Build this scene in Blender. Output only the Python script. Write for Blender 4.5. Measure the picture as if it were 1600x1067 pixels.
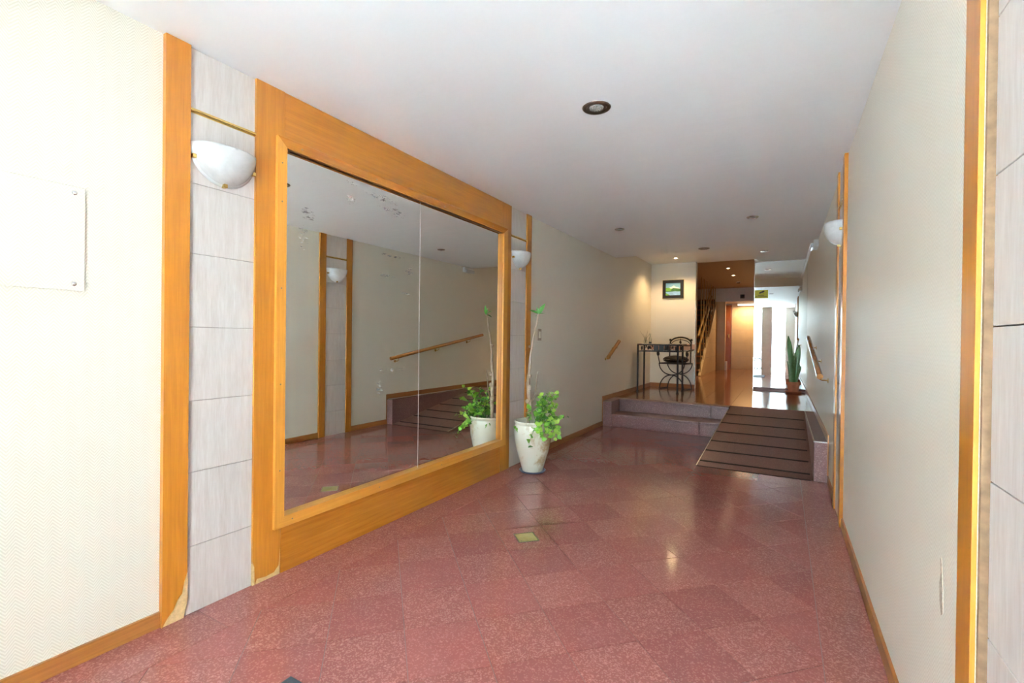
import bpy, bmesh, math, random
from mathutils import Vector, Matrix

# ------------------------------------------------------------------ reset
for o in list(bpy.data.objects):
    bpy.data.objects.remove(o, do_unlink=True)
scene = bpy.context.scene
C = scene.collection
random.seed(7)
PI = math.pi

# ------------------------------------------------------------------ camera
F_PX = 740.96
YAW, PITCH, ROLL = math.radians(29.727), math.radians(-0.338), math.radians(0.679)
cam_d = bpy.data.cameras.new('camera')
cam = bpy.data.objects.new('camera', cam_d); C.objects.link(cam)
fw = Vector((-math.sin(YAW)*math.cos(PITCH), math.cos(YAW)*math.cos(PITCH), math.sin(PITCH)))
r0 = Vector((math.cos(YAW), math.sin(YAW), 0)); u0 = r0.cross(fw)
rt = math.cos(ROLL)*r0 + math.sin(ROLL)*u0
up = -math.sin(ROLL)*r0 + math.cos(ROLL)*u0
M = Matrix((rt, up, -fw)).transposed().to_4x4(); M.translation = Vector((0, 0, 1.252))
cam.matrix_world = M
cam_d.sensor_width = 36; cam_d.lens = F_PX/1600*36
cam_d.clip_start = 0.02; cam_d.clip_end = 200
scene.camera = cam

# ------------------------------------------------------------------ world, sun, exposure
SKY = 6.5
w = bpy.data.worlds.new('overcast_sky'); scene.world = w; w.use_nodes = True
bg = w.node_tree.nodes['Background']
bg.inputs[0].default_value = (0.64, 0.83, 1.0, 1); bg.inputs[1].default_value = SKY
sd = bpy.data.lights.new('sun', 'SUN'); sd.energy = 190; sd.angle = math.radians(3); sd.color = (.68, .87, 1.0)
so = bpy.data.objects.new('sun', sd); C.objects.link(so)
so.rotation_euler = Vector((0.06, 0.62, -0.78)).to_track_quat('-Z', 'Y').to_euler()
pd = bpy.data.lights.new('entrance_portal', 'AREA'); pd.shape = 'RECTANGLE'; pd.size = 2.66; pd.size_y = 2.5
pd.cycles.is_portal = True
po = bpy.data.objects.new('entrance_portal', pd); C.objects.link(po)
po.location = (-0.97, -3.82, 1.26); po.rotation_euler = Vector((0, 1, 0)).to_track_quat('-Z', 'Z').to_euler()
scene.view_settings.view_transform = 'Standard'
scene.view_settings.look = 'None'
scene.view_settings.gamma = 1
scene.view_settings.use_curve_mapping = False
scene.view_settings.exposure = 2.05
scene.cycles.max_bounces = 14; scene.cycles.diffuse_bounces = 8; scene.cycles.glossy_bounces = 6

# ------------------------------------------------------------------ dimensions (metres)
XL, XR, H = -2.305, 0.368, 2.53
Y0 = -3.8                      # front edge of the unseen covered entrance, depth chosen to even out daylight
YE = -0.6                      # end of the terrazzo, pale paving starts
ZP = 0.36                      # landing height
YB = 7.2                       # edge of the lower ceiling
ZU = 2.73                      # ceiling over the landing
ZC = 2.88                      # ceiling of the back corridor
YPW = 9.4                      # picture wall
YM = 9.9                       # landing mirror
XB, D, TY0 = -2.052, 0.441, 1.315   # diagonal paving: border line, tile diagonal, phase
XBR = XB + 5*D
def xleft(y): return XL if y <= 4.39 else XL + (y-4.39)/(YPW-4.39)*0.055

# ------------------------------------------------------------------ node helpers
class NT:
    def __init__(s, name):
        s.m = bpy.data.materials.new(name); s.m.use_nodes = True
        s.t = s.m.node_tree; s.b = s.t.nodes['Principled BSDF']
    def n(s, typ, **kw):
        nd = s.t.nodes.new(typ)
        for k, v in kw.items():
            setattr(nd, k, v)
        return nd
    def l(s, a, b): s.t.links.new(a, b)
    def math(s, op, a, b=None, c=None):
        nd = s.n('ShaderNodeMath', operation=op)
        for i, v in enumerate((a, b, c)):
            if v is None: continue
            if isinstance(v, (int, float)): nd.inputs[i].default_value = v
            else: s.l(v, nd.inputs[i])
        return nd.outputs[0]
    def pos(s):
        return s.n('ShaderNodeNewGeometry').outputs['Position']
    def objc(s):
        return s.n('ShaderNodeTexCoord').outputs['Object']
    def mapping(s, vec, scale=(1, 1, 1), loc=(0, 0, 0)):
        nd = s.n('ShaderNodeMapping'); s.l(vec, nd.inputs[0])
        nd.inputs['Scale'].default_value = scale; nd.inputs['Location'].default_value = loc
        return nd.outputs[0]
    def noise(s, vec, scale, detail=4, rough=.55, dist=0):
        nd = s.n('ShaderNodeTexNoise'); s.l(vec, nd.inputs['Vector'])
        nd.inputs['Scale'].default_value = scale; nd.inputs['Detail'].default_value = detail
        nd.inputs['Roughness'].default_value = rough; nd.inputs['Distortion'].default_value = dist
        return nd.outputs[0]
    def ramp(s, fac, stops):
        nd = s.n('ShaderNodeValToRGB'); s.l(fac, nd.inputs[0])
        el = nd.color_ramp.elements
        while len(el) < len(stops): el.new(.5)
        for e, (p, c) in zip(el, stops):
            e.position = p; e.color = (*c, 1) if len(c) == 3 else c
        return nd.outputs[0]
    def mix(s, fac, a, b, mode='MIX'):
        nd = s.n('ShaderNodeMix', data_type='RGBA', blend_type=mode)
        for sock, v in ((nd.inputs[0], fac), (nd.inputs[6], a), (nd.inputs[7], b)):
            if isinstance(v, (int, float)): sock.default_value = v
            elif isinstance(v, tuple): sock.default_value = (*v, 1)
            else: s.l(v, sock)
        return nd.outputs[2]
    def bump(s, h, strength=.2, dist=.01):
        nd = s.n('ShaderNodeBump'); s.l(h, nd.inputs['Height'])
        nd.inputs['Strength'].default_value = strength; nd.inputs['Distance'].default_value = dist
        s.l(nd.outputs[0], s.b.inputs['Normal'])
    def col(s, c):
        if isinstance(c, tuple): s.b.inputs['Base Color'].default_value = (*c, 1)
        else: s.l(c, s.b.inputs['Base Color'])
        return s
    def set(s, **kw):
        for k, v in kw.items():
            key = {'rough': 'Roughness', 'metal': 'Metallic', 'spec': 'Specular IOR Level', 'coat': 'Coat Weight',
                   'coatr': 'Coat Roughness', 'trans': 'Transmission Weight', 'ior': 'IOR', 'emit': 'Emission Strength', 'sheen': 'Sheen Weight'}[k]
            if isinstance(v, (int, float)): s.b.inputs[key].default_value = v
            else: s.l(v, s.b.inputs[key])
        return s

def plain(name, c, rough=.5, metal=0, var=.08, scale=30, bump=0, **kw):
    t = NT(name); n = t.noise(t.objc(), scale, 3)
    t.col(t.mix(n, tuple(max(0, x*(1-var)) for x in c), tuple(min(1, x*(1+var)) for x in c)))
    t.set(rough=rough, metal=metal, **kw)
    if bump: t.bump(n, bump, .004)
    return t.m

def wallpaper(name, axis):
    """cream paper with a fine woven zigzag; axis = world axis that runs along the wall"""
    t = NT(name); p = t.pos()
    sp = t.n('ShaderNodeSeparateXYZ'); t.l(p, sp.inputs[0])
    u = sp.outputs[axis]; v = sp.outputs['Z']
    zig = t.math('PINGPONG', u, 0.024)
    s = t.math('ADD', t.math('MULTIPLY', zig, 1.25), v)
    st = t.math('SINE', t.math('MULTIPLY', s, 2*PI/0.0125))
    st = t.math('MULTIPLY_ADD', st, .5, .5)
    weave = t.noise(t.mapping(p, (260, 260, 60)), 1.0, 2)
    big = t.noise(p, 1.3, 4)
    st2 = t.math('MULTIPLY', st, t.math('MULTIPLY_ADD', weave, .6, .55))
    c = t.ramp(st2, [(0.0, (.71, .665, .565)), (1.0, (.87, .835, .735))])
    c = t.mix(t.math('MULTIPLY', big, .12), c, (.66, .60, .50))
    t.col(c); t.set(rough=.42, spec=.35)
    t.bump(st2, .12, .002)
    return t.m

def wood(name, axis, c1=(.31, .103, .008), c2=(.47, .172, .016), rough=.28):
    t = NT(name); p = t.pos()
    sc = {'X': (3, 60, 60), 'Y': (60, 3, 60), 'Z': (60, 60, 3)}[axis]
    sc2 = {'X': (.8, 300, 300), 'Y': (300, .8, 300), 'Z': (300, 300, 6)}[axis]
    a = t.noise(t.mapping(p, sc), 1.0, 4, .6, .3); b = t.noise(t.mapping(p, sc2), 1.0, 2)
    f = t.math('MULTIPLY_ADD', b, .35, t.math('MULTIPLY', a, .75))
    c = t.ramp(f, [(.28, c1), (.72, c2)])
    blotch = t.noise(p, 3.0, 3)
    t.col(t.mix(t.math('MULTIPLY', blotch, .25), c, tuple(x*.72 for x in c1)))
    t.set(rough=rough, coat=.12, coatr=.15); t.bump(f, .06, .002)
    return t.m

def walltile(name):
    t = NT(name); p = t.pos()
    a = t.noise(t.mapping(p, (45, 45, 5)), 1.0, 5, .65); b = t.noise(t.mapping(p, (180, 180, 14)), 1.0, 2)
    c = t.noise(p, 2.2, 3)
    col = t.ramp(t.math('MULTIPLY_ADD', b, .4, t.math('MULTIPLY', a, .65)), [(.3, (.55, .485, .445)), (.68, (.70, .66, .63))])
    oi = t.n('ShaderNodeObjectInfo')
    t.col(t.mix(t.math('MULTIPLY_ADD', oi.outputs['Random'], .18, t.math('MULTIPLY', c, .22)), col, (.58, .50, .46)))
    t.set(rough=.45); t.bump(a, .05, .002)
    return t.m

def terrazzo(name, c1, c2, speck, amount, rough=.13):
    t = NT(name); p = t.pos()
    v1 = t.n('ShaderNodeTexVoronoi'); t.l(p, v1.inputs['Vector']); v1.inputs['Scale'].default_value = 190
    r1 = t.n('ShaderNodeSeparateColor'); t.l(v1.outputs['Color'], r1.inputs[0])
    m1 = t.math('LESS_THAN', r1.outputs[0], amount)
    v2 = t.n('ShaderNodeTexVoronoi'); t.l(p, v2.inputs['Vector']); v2.inputs['Scale'].default_value = 85
    r2 = t.n('ShaderNodeSeparateColor'); t.l(v2.outputs['Color'], r2.inputs[0])
    m2 = t.math('LESS_THAN', r2.outputs[1], amount*.45)
    near = t.math('LESS_THAN', v2.outputs['Distance'], .45)
    base = t.mix(t.noise(p, 22, 4), c1, c2)
    oi = t.n('ShaderNodeObjectInfo')
    base = t.mix(t.math('MULTIPLY', oi.outputs['Random'], .28), base, tuple(x*.62 for x in c1))
    base = t.mix(t.math('MULTIPLY', m1, .38), base, speck)
    base = t.mix(t.math('MULTIPLY', t.math('MULTIPLY', m2, near), .42), base, speck)
    t.col(base)
    scuff = t.noise(p, 3.2, 5)
    t.set(rough=t.math('MULTIPLY_ADD', scuff, .06, rough-.03), spec=.5)
    return t.m

M_ = {}
M_['paper_y'] = wallpaper('wallpaper_cream_y', 'Y')
M_['paper_x'] = wallpaper('wallpaper_cream_x', 'X')
M_['wood_z'] = wood('wood_cherry_z', 'Z'); M_['wood_y'] = wood('wood_cherry_y', 'Y')
M_['wood_pale'] = wood('wood_moulding_z', 'Z', (.46, .175, .018), (.62, .27, .040), .3)
M_['wood_pale_y'] = wood('wood_moulding_y', 'Y', (.46, .175, .018), (.62, .27, .040), .3)
M_['wood_panel'] = wood('wood_panel_y', 'Y', (.30, .095, .009), (.46, .165, .018), .24)
M_['wood_base'] = wood('wood_baseboard_y', 'Y', (.22, .075, .014), (.36, .14, .032), .3)
M_['wood_base_x'] = wood('wood_baseboard_x', 'X', (.22, .075, .014), (.36, .14, .032), .3)
M_['wood_rail'] = wood('wood_handrail', 'Y', (.34, .13, .03), (.56, .25, .07), .22)
M_['wood_door'] = wood('wood_door', 'Z', (.22, .055, .014), (.36, .10, .025), .25)
M_['raw_wood'] = plain('raw_splintered_wood', (.62, .43, .21), .9, 0, .35, 60, .6)
M_['walltile'] = walltile('wall_tile_travertine')
M_['terra_speck'] = terrazzo('terrazzo_speckled', (.222, .072, .060), (.266, .089, .074), (.40, .19, .15), .30)
M_['terra_plain'] = terrazzo('terrazzo_plain', (.220, .068, .058), (.262, .084, .071), (.36, .16, .13), .20)
M_['granite'] = terrazzo('step_stone', (.15, .070, .066), (.20, .095, .088), (.36, .22, .20), .2, .40)
M_['ramp'] = terrazzo('ramp_stone', (.13, .050, .036), (.18, .070, .050), (.28, .15, .12), .18, .40)
M_['landing'] = terrazzo('landing_stone', (.20, .078, .040), (.25, .100, .052), (.38, .20, .12), .2, .12)
M_['grout'] = plain('grout', (.16, .075, .062), .9)
M_['grout_wall'] = plain('grout_wall', (.36, .31, .28), .9)
M_['rubber'] = plain('anti_slip_rubber', (.018, .014, .013), .8)
M_['black_gap'] = plain('open_joint', (.01, .01, .01), .9)
M_['brass'] = plain('brass', (.72, .50, .17), .25, 1, .1, 12)
M_['brass_worn'] = plain('worn_brass', (.36, .30, .11), .5, .3, .3, 25)
M_['chrome'] = plain('chrome', (.75, .75, .76), .15, 1)
M_['bronze'] = plain('bronze_ring', (.20, .16, .125), .32, 1, .2)
M_['nickel'] = plain('nickel', (.55, .52, .48), .25, 1)
M_['white_plastic'] = plain('white_plastic', (.80, .80, .79), .4)
M_['lens_plastic'] = plain('clear_lens', (.70, .73, .75), .12)
M_['iron'] = plain('wrought_iron', (.020, .022, .026), .38, .5, .3, 40)
M_['black_leather'] = plain('black_leather', (.012, .009, .008), .5, 0, .3, 60, .3, spec=.25)
M_['gold_paint'] = plain('gold_paint', (.40, .25, .08), .45, .3)
M_['corridor_tile'] = plain('corridor_tile', (.60, .46, .29), .5, 0, .12, 6)
M_['terracotta'] = plain('terracotta', (.36, .13, .065), .7, 0, .2, 20)
M_['soil'] = plain('soil', (.030, .022, .016), .95, 0, .5, 60, .8)
M_['bark'] = plain('bark', (.46, .36, .26), .85, 0, .35, 45, .6)
M_['twig'] = plain('dry_twig', (.22, .16, .10), .85)
M_['leaf'] = plain('leaf_green', (.20, .46, .045), .38, 0, .35, 18)
M_['leaf_dark'] = plain('leaf_deep_green', (.07, .25, .035), .35, 0, .3, 18)
M_['leaf_lime'] = plain('leaf_lime', (.38, .62, .08), .4, 0, .3, 18)
M_['snake'] = plain('snake_leaf', (.085, .22, .075), .4, 0, .5, 26)
M_['blue_dish'] = plain('blue_saucer', (.06, .07, .13), .3)
M_['black_plastic'] = plain('black_plastic', (.012, .012, .013), .3)
M_['salmon'] = plain('salmon_border', (.56, .33, .23), .6)
M_['frieze_tile'] = plain('frieze_slate', (.045, .055, .06), .35, 0, .4, 60)
M_['yellow'] = plain('sign_yellow', (.66, .60, .03), .5, 0, .04)
M_['ink'] = plain('sign_ink', (.03, .028, .012), .6)
M_['mat'] = plain('doormat_fibre', (.020, .028, .036), .95, 0, .5, 300, .8)
M_['header_paint'] = plain('header_paint', (.66, .64, .63), .6)
M_['corridor_ceiling'] = plain('corridor_ceiling_brown', (.42, .31, .23), .6)  # browner and darker than the hall ceiling
M_['stair_shade'] = plain('stairwell_shade', (.06, .045, .032), .7)  # shade of the unlit stairwell put into the colour
M_['car_paint'] = plain('car_white', (.78, .79, .80), .15, 0, .02, 5, 0, coat=.6)
M_['car_glass'] = plain('car_glass', (.10, .18, .19), .06)
M_['tyre'] = plain('tyre', (.02, .02, .02), .8)
M_['alloy'] = plain('alloy_wheel', (.55, .56, .57), .3, .9)
M_['asphalt'] = plain('asphalt', (.30, .30, .30), .9, 0, .15, 20)
M_['pavement'] = plain('pavement', (.60, .60, .59), .85, 0, .12, 8)
M_['facade'] = plain('street_facade', (.74, .72, .68), .8, 0, .05, 3)
M_['facade_dark'] = plain('shopfront_dark', (.05, .055, .06), .3)
M_['column_stone'] = plain('column_stone', (.50, .40, .33), .5, 0, .12, 10)

t = NT('ceiling_paint'); p_ = t.pos()
n1 = t.noise(t.mapping(p_, (1.2, 5, 1)), 1.3, 3); n2 = t.noise(t.mapping(p_, (60, 60, 60)), 1, 2)
t.col(t.mix(n1, (.90, .915, .93), (.92, .935, .95))); t.set(rough=.5, spec=.3); t.bump(n1, .10, .05); M_['ceiling'] = t.m

t = NT('alabaster_glass'); p_ = t.objc()
sw = t.noise(t.mapping(p_, (9, 9, 9)), 1.0, 4, .6, 1.6)
t.col(t.ramp(sw, [(.30, (.62, .63, .63)), (.70, (.74, .75, .75))])); t.set(rough=.22, coat=.3)
t.b.inputs['Subsurface Weight'].default_value = .25; t.b.inputs['Subsurface Radius'].default_value = (.02, .02, .02)
M_['alabaster'] = t.m

t = NT('glazed_white_ceramic'); p_ = t.objc()
st = t.noise(t.mapping(p_, (7, 7, 6), (2.3, .4, 1.2)), 1.0, 5, .62, .6)
sp = t.n('ShaderNodeSeparateXYZ'); t.l(p_, sp.inputs[0])
side = t.math('MULTIPLY_ADD', sp.outputs['X'], 1.6, -.02)
sp2 = t.noise(t.mapping(p_, (30, 30, 22)), 1.0, 4, .7)
msk = t.ramp(t.math('ADD', t.math('MULTIPLY', st, .75), t.math('MULTIPLY_ADD', side, .35, t.math('MULTIPLY', sp2, .35))), [(.57, (0, 0, 0)), (.72, (.8, .8, .8))])
c = t.mix(msk, (.80, .79, .66), (.52, .37, .16))
t.col(c); t.set(rough=.22, coat=.5, coatr=.1); M_['ceramic'] = t.m

def mirror_mat(name, tint, stains):
    t = NT(name); p_ = t.pos()
    t.col(tint); t.set(metal=1, rough=.008)
    if stains:
        sp = t.n('ShaderNodeSeparateXYZ'); t.l(p_, sp.inputs[0])
        y, z = sp.outputs['Y'], sp.outputs['Z']
        tot = None
        # desilvered streaks: (y, z, half length, half height, slope)
        for (yy, zz, ry, rz, sl) in ((2.28, 2.165, .30, .035, -.02), (2.38, 2.10, .20, .05, 0), (2.02, 2.09, .06, .05, 0), (2.02, 2.19, .08, .02, 0),
                                     (2.36, 1.80, .22, .016, 0), (2.55, 1.72, .10, .05, 0), (2.33, 1.66, .13, .015, 0), (2.52, 1.56, .12, .012, 0),
                                     (1.72, 1.93, .08, .06, 0), (1.70, 1.80, .05, .12, 0), (2.36, 1.03, .22, .03, 0), (2.27, .92, .05, .10, 0)):
            dy = t.math('DIVIDE', t.math('SUBTRACT', y, yy), ry)
            dz = t.math('DIVIDE', t.math('SUBTRACT', t.math('MULTIPLY_ADD', y, -sl, z), zz - sl*yy), rz)
            d = t.math('ADD', t.math('MULTIPLY', dy, dy), t.math('MULTIPLY', dz, dz))
            k = t.math('MAXIMUM', t.math('SUBTRACT', 1.0, d), 0.0)
            tot = k if tot is None else t.math('MAXIMUM', tot, k)
        n = t.noise(t.mapping(p_, (1, 26, 95)), 1.0, 5, .7)
        f = t.ramp(t.math('MULTIPLY', t.math('POWER', tot, .35), n), [(.50, (0, 0, 0)), (.62, (1, 1, 1))])
        f = t.math('MULTIPLY', f, .75)
        t.set(metal=t.math('SUBTRACT', 1.0, f))
        t.col(t.mix(f, tint, (.10, .10, .10)))
        t.set(rough=t.math('MULTIPLY_ADD', f, .4, .008))
    return t.m
M_['mirror_hall'] = mirror_mat('mirror_hall', (.91, .93, .89), True)
M_['mirror_landing'] = mirror_mat('mirror_landing', (.86, .89, .87), False)
M_['clear_glass'] = NT('clear_glass').col((.9, .95, .94)).set(rough=.02, trans=1.0, ior=1.45).m

def emitter(name, c, s):
    t = NT(name); t.col((.9, .85, .75)); t.b.inputs['Emission Color'].default_value = (*c, 1); t.set(emit=s); return t.m
M_['bulb_on'] = emitter('bulb_lit', (1, .80, .50), 14)
M_['tube_on'] = emitter('lamp_panel_lit', (1, .86, .66), 1.6)
M_['bulb_off'] = plain('bulb_unlit', (.60, .60, .57), .25, .4, .5, 300)

# ------------------------------------------------------------------ object helpers
def link(name, me, mat, parent=None):
    o = bpy.data.objects.new(name, me); C.objects.link(o)
    if mat is not None and not me.materials:
        for m in (mat if isinstance(mat, (list, tuple)) else [mat]):
            me.materials.append(M_[m] if isinstance(m, str) else m)
    if parent is not None: o.parent = parent
    return o
def finish(name, bm, mat, parent=None, smooth=False):
    bmesh.ops.recalc_face_normals(bm, faces=bm.faces[:])
    me = bpy.data.meshes.new(name); bm.to_mesh(me); bm.free()
    if smooth:
        for f in me.polygons: f.use_smooth = True
        try: me.set_sharp_from_angle(angle=math.radians(40))
        except Exception: pass
    return link(name, me, mat, parent)
def tag(o, label=None, cat=None, group=None, kind=None):
    if label: o['label'] = label
    if cat: o['category'] = cat
    if group: o['group'] = group
    if kind: o['kind'] = kind
    return o
def struct(o, label, cat): return tag(o, label, cat, kind='structure')
def empty(name, loc=(0, 0, 0), rz=0):
    o = bpy.data.objects.new(name, None); C.objects.link(o); o.location = loc; o.rotation_euler = (0, 0, rz)
    o.empty_display_size = .05
    return o
def bx(bm, x0, x1, y0, y1, z0, z1, bev=0):
    g = bmesh.new() if bev else bm
    v = [g.verts.new((x, y, z)) for x in (x0, x1) for y in (y0, y1) for z in (z0, z1)]
    for f in ((0, 1, 3, 2), (4, 6, 7, 5), (0, 4, 5, 1), (2, 3, 7, 6), (0, 2, 6, 4), (1, 5, 7, 3)):
        g.faces.new([v[i] for i in f])
    if bev:
        bmesh.ops.recalc_face_normals(g, faces=g.faces[:])
        bmesh.ops.bevel(g, geom=g.edges[:], offset=bev, segments=2, affect='EDGES', profile=.5)
        me = bpy.data.meshes.new('tmp'); g.to_mesh(me); g.free(); bm.from_mesh(me); bpy.data.meshes.remove(me)
def box(name, mat, x0, x1, y0, y1, z0, z1, parent=None, bev=0):
    bm = bmesh.new(); bx(bm, x0, x1, y0, y1, z0, z1, bev)
    return finish(name, bm, mat, parent)
def prism(bm, pts, n):
    """pts: closed planar loop of 3-D points, n: extrusion vector"""
    n = Vector(n); a = [bm.verts.new(Vector(p)) for p in pts]; b = [bm.verts.new(Vector(p)+n) for p in pts]
    bm.faces.new(a); bm.faces.new(b[::-1])
    for i in range(len(a)):
        j = (i+1) % len(a); bm.faces.new((a[i], a[j], b[j], b[i]))
def prism_obj(name, mat, pts, n, parent=None):
    bm = bmesh.new(); prism(bm, pts, n); return finish(name, bm, mat, parent)
def tube(bm, path, rad, seg=8, cap=True):
    path = [Vector(p) for p in path]
    rads = rad if isinstance(rad, (list, tuple)) else [rad]*len(path)
    rings = []; ref = None
    for i, p in enumerate(path):
        d = (path[min(i+1, len(path)-1)] - path[max(i-1, 0)])
        d = d.normalized() if d.length > 1e-9 else Vector((0, 0, 1))
        if ref is None:
            ref = Vector((0, 0, 1)) if abs(d.z) < .9 else Vector((1, 0, 0))
        a = d.cross(ref)
        if a.length < 1e-5: a = d.orthogonal()
        a.normalize(); b = a.cross(d).normalized(); ref = b
        rings.append([bm.verts.new(p + rads[i]*(math.cos(2*PI*k/seg)*a + math.sin(2*PI*k/seg)*b)) for k in range(seg)])
    for i in range(len(rings)-1):
        for k in range(seg):
            j = (k+1) % seg; bm.faces.new((rings[i][k], rings[i][j], rings[i+1][j], rings[i+1][k]))
    if cap:
        bm.faces.new(rings[0][::-1]); bm.faces.new(rings[-1])
def tube_obj(name, mat, path, rad, parent=None, seg=8):
    bm = bmesh.new(); tube(bm, path, rad, seg); return finish(name, bm, mat, parent, True)
def lathe(bm, prof, seg=32, centre=(0, 0, 0), closed=False):
    cx, cy, cz = centre; rings = []
    for r, z in prof:
        rings.append([bm.verts.new((cx+r*math.cos(2*PI*k/seg), cy+r*math.sin(2*PI*k/seg), cz+z)) for k in range(seg)])
    for i in range(len(rings)-1 + (1 if closed else 0)):
        a, b = rings[i], rings[(i+1) % len(rings)]
        for k in range(seg):
            j = (k+1) % seg; bm.faces.new((a[k], a[j], b[j], b[k]))
    if not closed:
        if prof[0][0] > 1e-5: bm.faces.new(rings[0][::-1])
        if prof[-1][0] > 1e-5: bm.faces.new(rings[-1])
def lathe_obj(name, mat, prof, parent=None, seg=32, centre=(0, 0, 0), closed=False):
    bm = bmesh.new(); lathe(bm, prof, seg, centre, closed)
    bmesh.ops.remove_doubles(bm, verts=bm.verts[:], dist=1e-6)
    return finish(name, bm, mat, parent, True)
def ball(bm, c, r, sx=1, sy=1, sz=1, u=10, v=7):
    m = Matrix.Translation(c) @ Matrix.Diagonal((r*sx, r*sy, r*sz, 1))
    bmesh.ops.create_uvsphere(bm, u_segments=u, v_segments=v, radius=1, matrix=m)
def copy_tree(o, parent=None):
    c = o.copy(); C.objects.link(c)
    if parent is not None: c.parent = parent
    for ch in list(o.children): copy_tree(ch, c)
    return c
def clip(poly, a, b, c):
    """keep the half plane a*x + b*y <= c"""
    out = []
    for i in range(len(poly)):
        p, q = poly[i], poly[(i+1) % len(poly)]
        fp, fq = a*p[0]+b*p[1]-c, a*q[0]+b*q[1]-c
        if fp <= 1e-9: out.append(p)
        if (fp < -1e-9 and fq > 1e-9) or (fp > 1e-9 and fq < -1e-9):
            s = fp/(fp-fq); out.append((p[0]+s*(q[0]-p[0]), p[1]+s*(q[1]-p[1])))
    return out
def area(poly):
    return .5*abs(sum(poly[i][0]*poly[(i+1) % len(poly)][1]-poly[(i+1) % len(poly)][0]*poly[i][1] for i in range(len(poly))))
def inset(poly, d):
    """shrink a convex polygon by d"""
    n = len(poly); cx = sum(p[0] for p in poly)/n; cy = sum(p[1] for p in poly)/n
    out = list(poly)
    for i in range(n):
        p, q = poly[i], poly[(i+1) % n]
        nx, ny = q[1]-p[1], p[0]-q[0]; L = math.hypot(nx, ny)
        if L < 1e-7: continue
        nx /= L; ny /= L
        if (cx-p[0])*nx+(cy-p[1])*ny > 0: nx, ny = -nx, -ny
        out = clip(out, nx, ny, nx*p[0]+ny*p[1]-d)
        if len(out) < 3: return []
    return out

# ================================================================== SETTING
# ---- hall floor: diagonal terrazzo with straight borders
floor = struct(box('floor', 'grout', XL-.1, XR+.1, YE, 6.72, -.12, -.0025), 'polished burgundy terrazzo hall floor of diagonal tiles with straight borders', 'floor')
GAP = .0018
def floor_piece(poly, mat, parent=floor, z=0.0, th=.012, gap=GAP):
    poly = inset(poly, gap)
    if len(poly) < 3 or area(poly) < 4e-4: return
    cx = sum(p[0] for p in poly)/len(poly); cy = sum(p[1] for p in poly)/len(poly)
    o = prism_obj('tile', mat, [(p[0]-cx, p[1]-cy, -th) for p in poly], (0, 0, th), parent)
    o.location = (cx, cy, z); return o
YF = 6.68                       # foot of the lower riser
RAMP_Y, RAMP_Y1, RAMP_X, RAMP_X1 = 5.06, 7.22, -0.74, -0.62
full = {}
YBR = 4.80                      # cross border in front of the ramp
for m in range(0, 11):
    for n in range(-10, 26):
        if (m+n) % 2 == 0: continue
        cx, cy = XB + m*D/2, TY0 + n*D/2
        poly = [(cx-D/2, cy), (cx, cy-D/2), (cx+D/2, cy), (cx, cy+D/2)]
        mat = 'terra_plain' if m % 2 == 0 else 'terra_speck'
        q = clip(clip(poly, -1, 0, -XB), 1, 0, XBR)
        q = clip(clip(q, 0, -1, -YE), 0, 1, YF)
        parts = [q]
        if q and max(p[0] for p in q) > RAMP_X and max(p[1] for p in q) > YBR:
            a = clip(q, 1, 0, RAMP_X); b = clip(clip(q, -1, 0, -RAMP_X), 0, 1, YBR)
            parts = [a, b]
        for k in parts:
            if len(k) < 3 or area(k) < 1e-3: continue
            if abs(area(k)-D*D/2) < 1e-6:
                if mat not in full:
                    full[mat] = floor_piece(k, mat).data
                else:
                    o = link('tile', full[mat], None, floor); o.location = (cx, cy, 0)
            else: floor_piece(k, mat)
y = YE; k = 0
while y < YF-.01:
    y1 = min(y+.882, YF)
    floor_piece([(XL, y), (XB, y), (XB, y1), (XL, y1)], 'terra_speck')
    if y < RAMP_Y: floor_piece([(XBR, y), (XR, y), (XR, min(y1, RAMP_Y)), (XBR, min(y1, RAMP_Y))], 'terra_speck')
    y = y1
for xa, xb_ in ((RAMP_X, -.18), (-.18, XBR)):
    floor_piece([(xa, YBR), (xb_, YBR), (xb_, RAMP_Y), (xa, RAMP_Y)], 'terra_speck')

# ---- steps, ramp and curbs
steps = struct(empty('steps', (-1.45, YF, 0)), 'two low burgundy stone steps up to the landing', 'steps')
def stone(name, mat, x0, x1, y0, y1, z0, z1, parent):
    o = box(name, mat, x0, x1, y0, y1, z0, z1, parent, .003); o.matrix_parent_inverse = parent.matrix_world.inverted(); return o
def reparent(o, p):
    o.parent = p; o.matrix_parent_inverse = Matrix.Translation(-p.location); return o
reparent(box('core', 'grout', -2.14, -.71, YF+.021, 7.059, 0, .149), steps)
reparent(box('core', 'grout', -2.14, -.63, 7.081, 7.219, 0, .329), steps)
for a, b in ((-2.14, -.95), (-.947, -.70)):
    reparent(box('riser', 'granite', a, b, YF, YF+.02, 0, .148, None, .002), steps)
    reparent(box('tread', 'granite', a, b, YF-.008, 7.06, .15, .18, None, .004), steps)
for a, b in ((-2.14, -.85), (-.847, -.62)):
    reparent(box('riser', 'granite', a, b, 7.06, 7.08, .182, .328, None, .002), steps)
    reparent(box('nosing', 'granite', a, b, 7.05, 7.22, .33, ZP, None, .004), steps)
cl = struct(box('step_curb', 'granite', XL+.005, -2.143, YF, 7.22, 0, ZP, None, .004), 'narrow burgundy stone curb closing the steps at the long wall', 'curb')
tag(reparent(box('edge_trim', 'nickel', XL+.03, -2.143, YF-.003, YF+.006, ZP-.008, ZP+.002), cl), 'pale metal edge strip')
cr = struct(box('ramp_curb', 'granite', .256, XR-.001, RAMP_Y, 7.22, 0, ZP, None, .004), 'raised burgundy stone curb along the ramp under the handrail', 'curb')
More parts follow.
